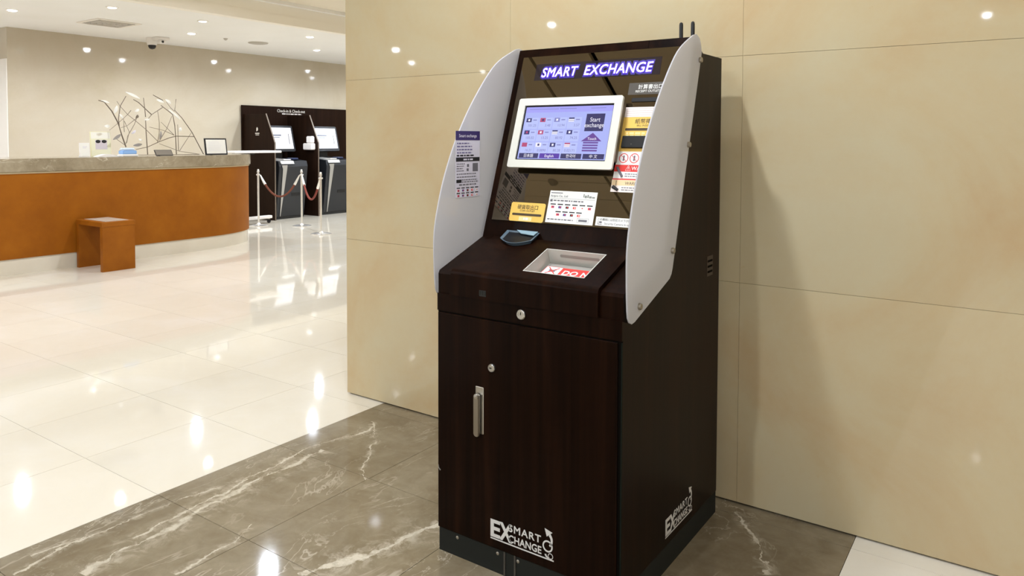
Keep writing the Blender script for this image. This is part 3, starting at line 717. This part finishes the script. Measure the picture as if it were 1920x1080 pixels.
# ================================================================= RECEPTION DESK
EC, EA, EB_ = (-9.6, 2.75), .76, 1.08
def desk_outline(d=0.0, yb=-5.0):
    P = [(EC[0]+EA+d, yb)]
    for i in range(25):
        a = radians(90*i/24); P.append((EC[0]+(EA+d)*cos(a), EC[1]+(EB_+d)*sin(a)))
    P += [(-9.75, EC[1]+EB_+d), (-9.75, yb)]
    return P
xy = lambda u, v, w: Vector((u, v, w))
desk = empty('reception_desk', (-9.3, 0, 0), 'long reception desk with tan leather front, stone top and rounded end', 'reception desk')
MB().prism(desk_outline(-.012), 0, .170, xy).build('plinth', M_TILE, desk, True)
MB().prism(desk_outline(0), .170, 1.078, xy).build('front_panel', M_LEATHER, desk, True)
MB().prism(desk_outline(.010), 1.078, 1.094, xy).build('trim_strip', mat('cream_trim', 'D9C9A8', .4), desk, True)
MB().prism(desk_outline(.030), 1.094, 1.240, xy).bevel(.006, 2, 60).build('counter_top', M_COUNTER, desk, True)
CT = 1.240
# stool
st = empty('side_stool', (-8.52, 1.31, 0), 'low tan leather side stool with pale inset top by the desk', 'stool')
sx0, sx1, sy0, sy1, sz = -8.815, -8.23, 1.13, 1.495, .545
MB().box(sx0, sx1, sy0, sy1, sz-.055, sz).bevel(.004, 1).build('seat', M_STOOL, st)
MB().box(sx0, sx0+.05, sy0+.004, sy1-.004, 0, sz-.055).build('leg', M_STOOL, st); MB().box(sx1-.055, sx1-.004, sy0+.004, sy1-.004, 0, sz-.055).build('leg', M_STOOL, st)
MB().box(sx0+.07, sx1-.05, sy0+.06, sy1-.05, sz, sz+.004).build('inset_top', mat('inset_grey', 'C9BFB2', .25), st)

# ---- things on the desk
def on_desk(x, px, py): return pl(px, py, 0, x)
dx = -9.10
c = on_desk(dx, 159, 294)
def leaning_sign(name, label, cat, x, y0, y1, h, m_frame, m_face, th=.012, lean=.18, border=.012):
    e = empty(name, (x, (y0+y1)/2, CT), label, cat)
    fr_ = frame((x, y0, CT+.002+th*lean), (0, 1, 0), (-lean, 0, 1))
    W_ = y1-y0
    MB().fbox(fr_, 0, W_, 0, h, -th, 0).build('frame', m_frame, e)
    f_ = MB().fbox(fr_, border, W_-border, border, h-border, 0, .0015).build('face', m_face, e)
    # rear strut
    MB().hexa([fr_(W_*.42, h*.6, -th), fr_(W_*.58, h*.6, -th), fr_(W_*.58, h*.6, -th-.006), fr_(W_*.42, h*.6, -th-.006)] and
              [Vector((x-lean*h-.10, (y0+y1)/2-.02, CT)), Vector((x-lean*h-.09, (y0+y1)/2-.02, CT)), Vector((x-lean*h-.09, (y0+y1)/2+.02, CT)), Vector((x-lean*h-.10, (y0+y1)/2+.02, CT)),
               fr_(W_/2-.02, h*.62, -th-.006), fr_(W_/2-.02, h*.62, -th), fr_(W_/2+.02, h*.62, -th), fr_(W_/2+.02, h*.62, -th-.006)]).build('strut', m_frame, e)
    return e, fr_
M_CARD = mat('card_white', 'EFEAE4', .5)
y0, y1 = on_desk(dx, 150, 290).y, on_desk(dx, 169, 290).y
e, fr_ = leaning_sign('card_stand', 'small white card stand at the left on the reception desk', 'card stand', dx, y0, y1, .165, M_CARD, M_WHT, .01, .10, .008)
bars('small_print', fr_, [(.035, .085, .115, .122), (.035, .075, .10, .106)], M_LILAC, e, .002)
y0, y1 = on_desk(-9.2, 171, 290).y, on_desk(-9.2, 209, 290).y
e, fr_ = leaning_sign('brochure_stand', 'pale yellow poster stand with a photo of two dark heads on the desk', 'poster stand', -9.2, y0, y1, .30, mat('pale_yellow', 'E4DFB4', .5), mat('pale_yellow_face', 'E9E5C6', .5), .008, .08, .006)
plate('poster_top', fr_, .006, y1-y0-.006, .215, .294, mat('poster_cream', 'F0ECDF', .5), e, .0016, .0006); plate('poster_photo', fr_, .055, .195, .085, .20, mat('photo_mauve', 'CFC4C8', .5), e, .0016, .0006)
for cxx in (.088, .160): MB().prism([(cxx+.030*cos(k*pi/6), .180+.020*sin(k*pi/6)) for k in range(12)], .0022, .0030, fr_).build('poster_detail', M_INK, e)
# loose papers
pp = on_desk(-9.05, 190, 293); 
pmb = MB(); f0 = frame((-9.02, pp.y, CT+.001), (0, 1, 0), (-1, 0, 0))
N = 10
for i in range(N):
    u_a, u_b = -.06+.30*i/N, -.06+.30*(i+1)/N
    h = lambda u: .030*max(0, math.sin((u+.06)/.30*pi*1.2))+.002
    pmb.hexa([f0(u_a, 0, 0), f0(u_b, 0, 0), f0(u_b, .10, 0), f0(u_a, .10, 0), f0(u_a, 0, h(u_a)), f0(u_b, 0, h(u_b)), f0(u_b, .10, h(u_b)), f0(u_a, .10, h(u_a))])
tag(pmb.build('crumpled_paper', M_CARD), 'crumpled white paper lying in front of the poster stand', 'paper')
# blue box
bx = on_desk(-9.0, 240, 290)
e = empty('blue_box', (-9.0, bx.y, CT), 'small light blue and white box on the reception desk', 'box')
MB().box(-9.07, -8.94, bx.y-.10, bx.y+.10, CT, CT+.03).bevel(.008, 2).build('tray', M_CARD, e)
MB().box(-9.06, -8.95, bx.y-.085, bx.y+.085, CT+.03, CT+.075).bevel(.006, 2).build('carton', mat('box_blue', '8FB6E6', .5), e)
MB().box(-9.05, -8.96, bx.y-.08, bx.y+.07, CT+.075, CT+.105).bevel(.010, 2).build('lid', mat('box_pale', 'D9E6F2', .5), e)
# dark tablet lying tilted
y0, y1 = on_desk(-8.92, 293, 290).y, on_desk(-8.92, 325, 290).y
leaning_sign('tablet', 'low dark grey tablet leaning back on the reception desk', 'tablet', -8.92, y0, y1, .085, mat('tablet_dark', '4A4340', .4), mat('tablet_face', '7F776C', .3), .01, .7, .008)
y0, y1 = on_desk(-8.98, 386, 288).y, on_desk(-8.98, 427, 288).y
e, fr_ = leaning_sign('framed_notice', 'white notice in a black frame at the right end of the desk', 'framed notice', -8.98, y0, y1, .225, M_INK, M_WHT, .014, .16, .018)
bars('small_print', fr_, lines_of_print(.05, .28, .185, 8, .018, .003, rnd), M_LILAC, e, .002)

# ---- twig sculpture
tw_ = empty('twig_sculpture', (-9.12, 2.15, CT), 'decorative sculpture of bare crossing twigs with white petals on the desk', 'sculpture')
M_TWIG = mat('twig_brown', '857868', .7); M_TWIGD = mat('twig_dark', '665748', .7); M_PETAL = mat('petal_white', 'EFEDE6', .5); M_PETG = mat('petal_grey', '9A938C', .6)
TW = [([(350, 180), (420, 200), (510, 310), (585, 450), (630, 600), (680, 740)], 2), ([(680, 130), (610, 250), (590, 400), (600, 500)], 1.3), ([(570, 190), (610, 250), (700, 350), (800, 430), (920, 530), (1060, 670)], 1),
      ([(480, 540), (590, 450), (700, 350), (740, 300)], 1), ([(820, 360), (780, 470), (700, 610), (680, 700)], 1.2), ([(620, 510), (700, 480), (800, 400)], 1), ([(770, 170), (830, 205), (985, 350)], 1.4),
      ([(890, 150), (905, 280), (915, 380)], 1.3), ([(915, 420), (920, 540), (940, 830)], 1.6), ([(930, 420), (990, 350), (1120, 265)], 1.2), ([(1005, 115), (1120, 180)], 1.4),
      ([(1100, 240), (1240, 350), (1265, 480), (1275, 600), (1285, 840)], 1.5), ([(1280, 165), (1265, 300), (1350, 390), (1470, 560), (1610, 830)], 1.3), ([(1165, 200), (1215, 270), (1260, 310)], 1.2),
      ([(1060, 310), (1080, 450), (1080, 560), (1060, 690)], 1.2), ([(1230, 370), (1170, 520), (1080, 670)], 1), ([(800, 770), (940, 740), (1070, 680), (1200, 630), (1280, 610), (1500, 615)], 1.3),
      ([(960, 500), (1130, 540), (1260, 600)], 1), ([(1100, 440), (1180, 520), (1260, 600)], 1), ([(1470, 560), (1320, 790)], 1), ([(1080, 700), (1320, 790), (1560, 845)], 1), ([(1300, 470), (1310, 790)], 1.2),
      ([(650, 400), (660, 560)], 1), ([(560, 640), (670, 720)], 1), ([(810, 845), (1560, 848)], 1.2), ([(690, 690), (720, 560), (660, 430)], 1)]
tr_ = random.Random(5)
def tp_(X, Y, x): 
    P = pl(130+X/6.4, 160+Y/6.4, 0, x); P.z = max(P.z, CT+.012); return P
for pts, th in TW:
    xa, xb = -9.12+tr_.uniform(-.10, .10), -9.12+tr_.uniform(-.10, .10); n_ = len(pts)
    P = [tp_(X, Y, xa+(xb-xa)*i/(n_-1)) for i, (X, Y) in enumerate(pts)]
    MB().tube(P, [    .0042*th*(1.0-.35*i/(n_-1)) for i in range(n_)][::-1], 6).build('twig', M_TWIGD if th > 1.25 else M_TWIG, tw_, True)
def petal(X, Y, L, w_, ang, m_):
    c = tp_(X, Y, -9.10); a = radians(ang); d = Vector((0, cos(a), sin(a))); s_ = Vector((0, -sin(a), cos(a))); mb = MB()
    n_ = 8; up, lo = [], []
    for i in range(n_+1):
        t_ = i/n_; hw = w_*math.sin(pi*min(max(t_, .04), .96))**.7
        b_ = c+d*(L*(t_-.5))+Vector((.012*math.sin(pi*t_), 0, 0)); up.append(b_+s_*hw); lo.append(b_-s_*hw)
    for i in range(n_): mb.hexa([lo[i], lo[i+1], up[i+1], up[i]]+[q+Vector((.004, 0, 0)) for q in (lo[i], lo[i+1], up[i+1], up[i])])
    mb.build('petal', m_, tw_, True)
for a in ((760, 120, .19, .016, -22, M_PETAL), (430, 195, .10, .012, -15, M_PETAL), (555, 290, .10, .020, 70, M_PETAL), (810, 300, .06, .016, 30, M_PETAL), (1185, 195, .09, .018, -35, M_PETAL),
          (1260, 350, .20, .015, -38, M_PETAL), (450, 490, .06, .018, 0, M_PETAL), (1325, 530, .06, .02, 60, M_PETAL), (620, 370, .07, .012, -50, M_PETAL), (820, 715, .11, .020, 8, M_PETG), (850, 655, .05, .012, -30, M_PETAL),
          (570, 620, .11, .020, 35, M_PETG), (1090, 600, .11, .016, 80, M_PETG), (810, 375, .05, .016, 60, M_TWIGD), (1090, 190, .10, .016, -20, M_PETAL), (930, 410, .07, .012, 10, M_PETAL), (770, 560, .07, .015, 40, M_LILAC)):
    petal(*a)

# ================================================================= CHECK-IN KIOSKS
board = MB().box(XW+.025, XW+.05, 5.508, 9.2, 0, 2.09).build('backdrop_board', M_KIOSKWOOD); tag(board, 'dark brown backdrop board behind the check-in kiosks', 'board')
BF = frame((XW+.05, 6.29, 0), (0, 1, 0), (0, 0, 1))
M_LET = mat('board_lettering', 'D8D2C8', .5)
text('lettering', 'Check-in & Check-out', BF, .34, 1.985, .080, M_LET, board, 'CENTER', weight=.01, xs=.92); bars('small_lettering', BF, lines_of_print(.12, .60, 1.965, 1, .02, .022, random.Random(2)), M_LET, board, 0, .001)
M_EDGE = mat('partition_edge', '8C8074', .3, .6)
def partition(y, label):
    e = empty('kiosk_partition', (-11.5, y, 0), label, 'partition', 'partitions of the check-in kiosks')
    pr = [(XW+.051, 0), (XW+.051, 1.925), (-11.302, 1.918), (-11.06, 1.40), (-11.06, 0)]
    MB().prism(pr, y, y+.03, lambda u, v, w: Vector((u, w, v))).build('panel', M_KIOSKWOOD, e)
    MB().tube([(-11.302, y+.015, 1.918), (-11.055, y+.015, 1.40), (-11.055, y+.015, 0.003)], .012, 6).build('edge_strip', M_EDGE, e)
    return e
p1 = partition(5.54, 'dark wood partition panel carrying a small white emblem left of the first kiosk')
p2 = partition(6.53, 'dark wood partition panel with a white dispenser between the two kiosks')
PF = frame((-11.65, 5.54, 0), (1, 0, 0), (0, 0, 1))
emb = MB().prism([(.085, 1.60), (.13, 1.62), (.13, 1.66), (.105, 1.68), (.085, 1.66)], .0, .002, PF).build('emblem', M_LET, p1)
bars('emblem_lettering', PF, [(.05, .17, 1.555, 1.575), (.06, .16, 1.53, 1.543)], M_LET, emb, 0, .002)
M_KBODY = mat('kiosk_black', '25272B', .35); M_KSILV = mat('kiosk_silver', 'B9B7B2', .35, .5); M_KSCR = mat('kiosk_screen', '101014', .2, emit=1.3, ecol='F0F1F6'); M_KTXT = mat('kiosk_screen_text', '101014', .3, emit=.6, ecol='9AA4BE')
def kiosk(yc, label):
    e = empty('checkin_kiosk', (-11.35, yc, 0), label, 'kiosk', 'self check-in kiosks')
    b = lambda u, v, w: Vector((u, w, v))
    MB().prism([(-11.75, 0), (-11.16, 0), (-11.03, .96), (-11.06, 1.06), (-11.75, 1.12)], yc-.30, yc+.34, b).bevel(.01, 1).build('body', M_KBODY, e)
    # silver wedge on the front left
    f_ = frame((-11.158, yc-.29, 0), (0, 1, 0), (.13, 0, .96))
    MB().prism([(.07, .06), (.085, .06), (.15, .93), (.15, 1.0), (.03, 1.0), (.06, .93)], .004, .012, f_).build('silver_wedge', M_KSILV, e)
    MB().prism([(-11.06, 1.058), (-11.04, 1.01), (-11.02, 1.01), (-11.05, 1.064), (-11.60, 1.115), (-11.60, 1.108)], yc-.27, yc+.02, b).build('shelf_trim', M_KSILV, e)
    MB().box(-11.30, -11.12, yc+.06, yc+.20, 1.075, 1.115).bevel(.012, 1).build('card_reader', mat('reader_blue', '26304E', .35), e)
    MB().box(-11.32, -11.12, yc-.14, yc+.02, 1.078, 1.094).build('paper_tray', M_CARD, e)
    MB().box(-11.66, -11.52, yc-.12, yc+.14, 1.10, 1.30).build('neck', M_BLACK, e)
    S_ = frame((-11.46, yc-.27, 1.23), (0, 1, 0), (-.25, 0, 1))
    mon_ = MB().prism(rrect(0, .68, 0, .50, .025), -.06, 0, S_).build('monitor', M_KBODY, e)
    plate('screen', S_, .03, .645, .05, .46, M_KSCR, mon_, .0, .002); bars('screen_text', S_, [(.16, .40, .30, .325), (.20, .36, .265, .278)], M_KTXT, mon_, .002, .001)
    bars('screen_stripe', S_, [(.56, .572, .14, .34)], M_INKG, mon_, .002, .001)
    MB().fbox(f_, .02, .62, .03, .05, -.002, .004).build('foot_line', M_BLACK, e)
    MB().fbox(f_, .30, .50, .42, .48, -.001, .003).build('slot_plate', M_BLACK, e)
    return e
kiosk(5.93, 'black self check-in kiosk with lit white screen left of the white dispenser'); kiosk(7.03, 'black self check-in kiosk with lit white screen nearest the marble wall corner')
# dispenser on partition 2
e = empty('sanitizer_dispenser', (-11.25, 6.53, 1.25), 'white wall dispenser fixed to the dark partition between the kiosks', 'dispenser')
MB().box(-11.37, -11.12, 6.43, 6.529, 1.26, 1.385).bevel(.012, 2).build('body', M_CARD, e); MB().box(-11.29, -11.14, 6.44, 6.529, 1.385, 1.52).bevel(.015, 2).build('bottle', M_CARD, e)

# ---- stanchions and ropes
M_CHROME = mat('polished_chrome', 'EDEBE6', .25, .75); M_ROPE = mat('rope_red', '7A2E1E', .8); M_ROPEB = mat('rope_brown', '6A3520', .8)
posts = [Vector((-10.636, 4.888, 0)), Vector((-9.989, 5.265, 0)), Vector((-8.902, 4.741, 0))]
labs = ['chrome rope stanchion nearest the reception desk end', 'chrome rope stanchion in the middle of the three', 'chrome rope stanchion farthest right and nearest the viewer']
for P, lb in zip(posts, labs):
    e = empty('rope_stanchion', P, lb, 'stanchion', 'rope stanchions before the kiosks')
    MB().lathe([(.155, 0), (.155, .008), (.13, .016), (.04, .026), (.022, .05)], P, 32).build('base', M_CHROME, e, True)
    MB().lathe([(.0165, .03), (.0165, .90), (.022, .905), (.022, .92), (.014, .93), (.018, .945), (.010, .955)], P, 16).build('pole', M_CHROME, e, True)
    MB().lathe([(.030, .85), (.034, .855), (.034, .867), (.030, .872)], P, 16).build('ring', M_CHROME, e, True)
def rope(A, B, sag, m_, label):
    d = (B-A); d.z = 0; d.normalize()
    e = empty('barrier_rope', (A+B)/2, label, 'rope')
    a, b = A+d*.037+Vector((0, 0, .855)), B-d*.037+Vector((0, 0, .855))
    n_ = 24; P = []
    for i in range(n_+1):
        t_ = i/n_; P.append(a.lerp(b, t_)+Vector((0, 0, -sag*(1-(2*t_-1)**2))))
    MB().tube(P[3:-3], .016, 10).build('cord', m_, e, True)
    MB().tube(P[0:4], [.010, .016, .020, .022], 10).build('hook', M_CHROME, e, True); MB().tube(P[-4:], [.022, .020, .016, .010], 10).build('hook', M_CHROME, e, True)
rope(posts[0], posts[1], .36, M_ROPEB, 'brown barrier rope sagging between the left and middle stanchions')
rope(posts[1], posts[2], .36, M_ROPE, 'red barrier rope sagging between the middle and right stanchions')

# ---- white wheeled high table by the desk end
e = empty('wheeled_table', (-10.85, 5.0, 0), 'white wheeled high table behind the rounded desk end', 'table')
tp1 = MB().box(-11.02, -10.62, 4.45, 5.36, 1.225, 1.262).bevel(.006, 1).build('table_top', M_CARD, e)
MB().box(-10.88, -10.76, 4.70, 4.78, .10, 1.225).build('leg', M_CARD, e)
MB().box(-10.97, -10.67, 4.62, 4.86, 1.195, 1.225).build('bracket', M_BLACK, e)
MB().box(-10.88, -10.78, 4.50, 5.28, .085, .135).bevel(.008, 1).build('foot_bar', M_CARD, e)
for y in (4.54, 5.24):
    w_o = MB().lathe([(.030, -.012), (.036, -.008), (.036, .008), (.030, .012)], (-10.83, y, .0365), 16, 'x').build('caster', M_BLACK, e, True)
    MB().box(-10.85, -10.81, y-.012, y+.012, .068, .086).build('caster_fork', M_STEELD, e)

# ================================================================= CEILING FITTINGS
def cl(px, py): return pl(px, py, 2, ZLOW)
P = cl(205, 43)
e = empty('ceiling_vent', P, 'square ceiling air vent with curled dark louvres near the left', 'air vent')
MB().ring(rrect(-.30, .30, -.30, .30, .01, 2), rrect(-.25, .25, -.25, .25, .01, 2), 0, .012, frame(P, (1, 0, 0), (0, -1, 0))).build('frame', M_WHITEW, e)
MB().box(P.x-.25, P.x+.25, P.y-.25, P.y+.25, P.z-.004, P.z-.001).build('backing', mat('vent_dark', '332C20', .8), e)
for k in range(4):
    r0 = .05+.055*k
    MB().ring(rrect(-r0-.010, r0+.010, -r0-.010, r0+.010, .01, 2), rrect(-r0, r0, -r0, r0, .01, 2), .004, .022, frame(P, (1, 0, 0), (0, -1, 0))).build('louvre', M_WHITEW, e)
P = cl(484, 80)
e = empty('round_vent', P, 'small flat grey ceiling vent above the kiosks', 'air vent')
MB().lathe([(.16, 0), (.155, -.012), (.12, -.020), (.02, -.022)], P, 28).build('cover', mat('vent_grey', 'B9B2A6', .6), e, True)
MB().lathe([(.165, -.0005), (.165, -.004)], P, 28).build('rim', M_WHITEW, e)
P = cl(423, 72); e = tag(MB().lathe([(.035, 0), (.03, -.012), (.012, -.03), (.004, -.032)], P, 16).build('sprinkler_head', mat('vent_grey', 'B9B2A6', .6), None, True), 'tiny grey sprinkler head in the white ceiling', 'sprinkler')
P = cl(285, 71)
e = empty('dome_camera', P, 'white ceiling dome security camera with a dark lens dome', 'security camera')
MB().lathe([(.085, 0), (.085, -.06), (.070, -.11), (.062, -.115)], P, 24).build('housing', M_CARD, e, True); MB().lathe([(.058, -.112), (.055, -.145), (.038, -.17), (.008, -.18)], P, 20).build('dome', M_BLACK, e, True)
P = cl(302, 70)
e = empty('box_camera', P, 'small white box camera on the ceiling right of the dome camera', 'security camera')
MB().box(P.x-.08, P.x+.08, P.y-.10, P.y+.10, P.z-.045, P.z).bevel(.008, 1).build('mount', M_CARD, e); MB().box(P.x-.03, P.x+.06, P.y-.05, P.y+.04, P.z-.10, P.z-.045).bevel(.01, 1).build('head', M_CARD, e)
MB().lathe([(.018, 0), (.018, .012), (.006, .014)], (P.x+.06, P.y-.01, P.z-.075), 12, 'x').build('lens', M_BLACK, e)
tag(MB().lathe([(.05, 0), (.045, -.015), (.015, -.04), (.004, -.042)], (-3.68, -3.66, ZHIGH), 16).build('sprinkler_head', mat('vent_grey', 'B9B2A6', .6), None, True), 'round sprinkler head on the ceiling panel joint mirrored in the machine', 'sprinkler')
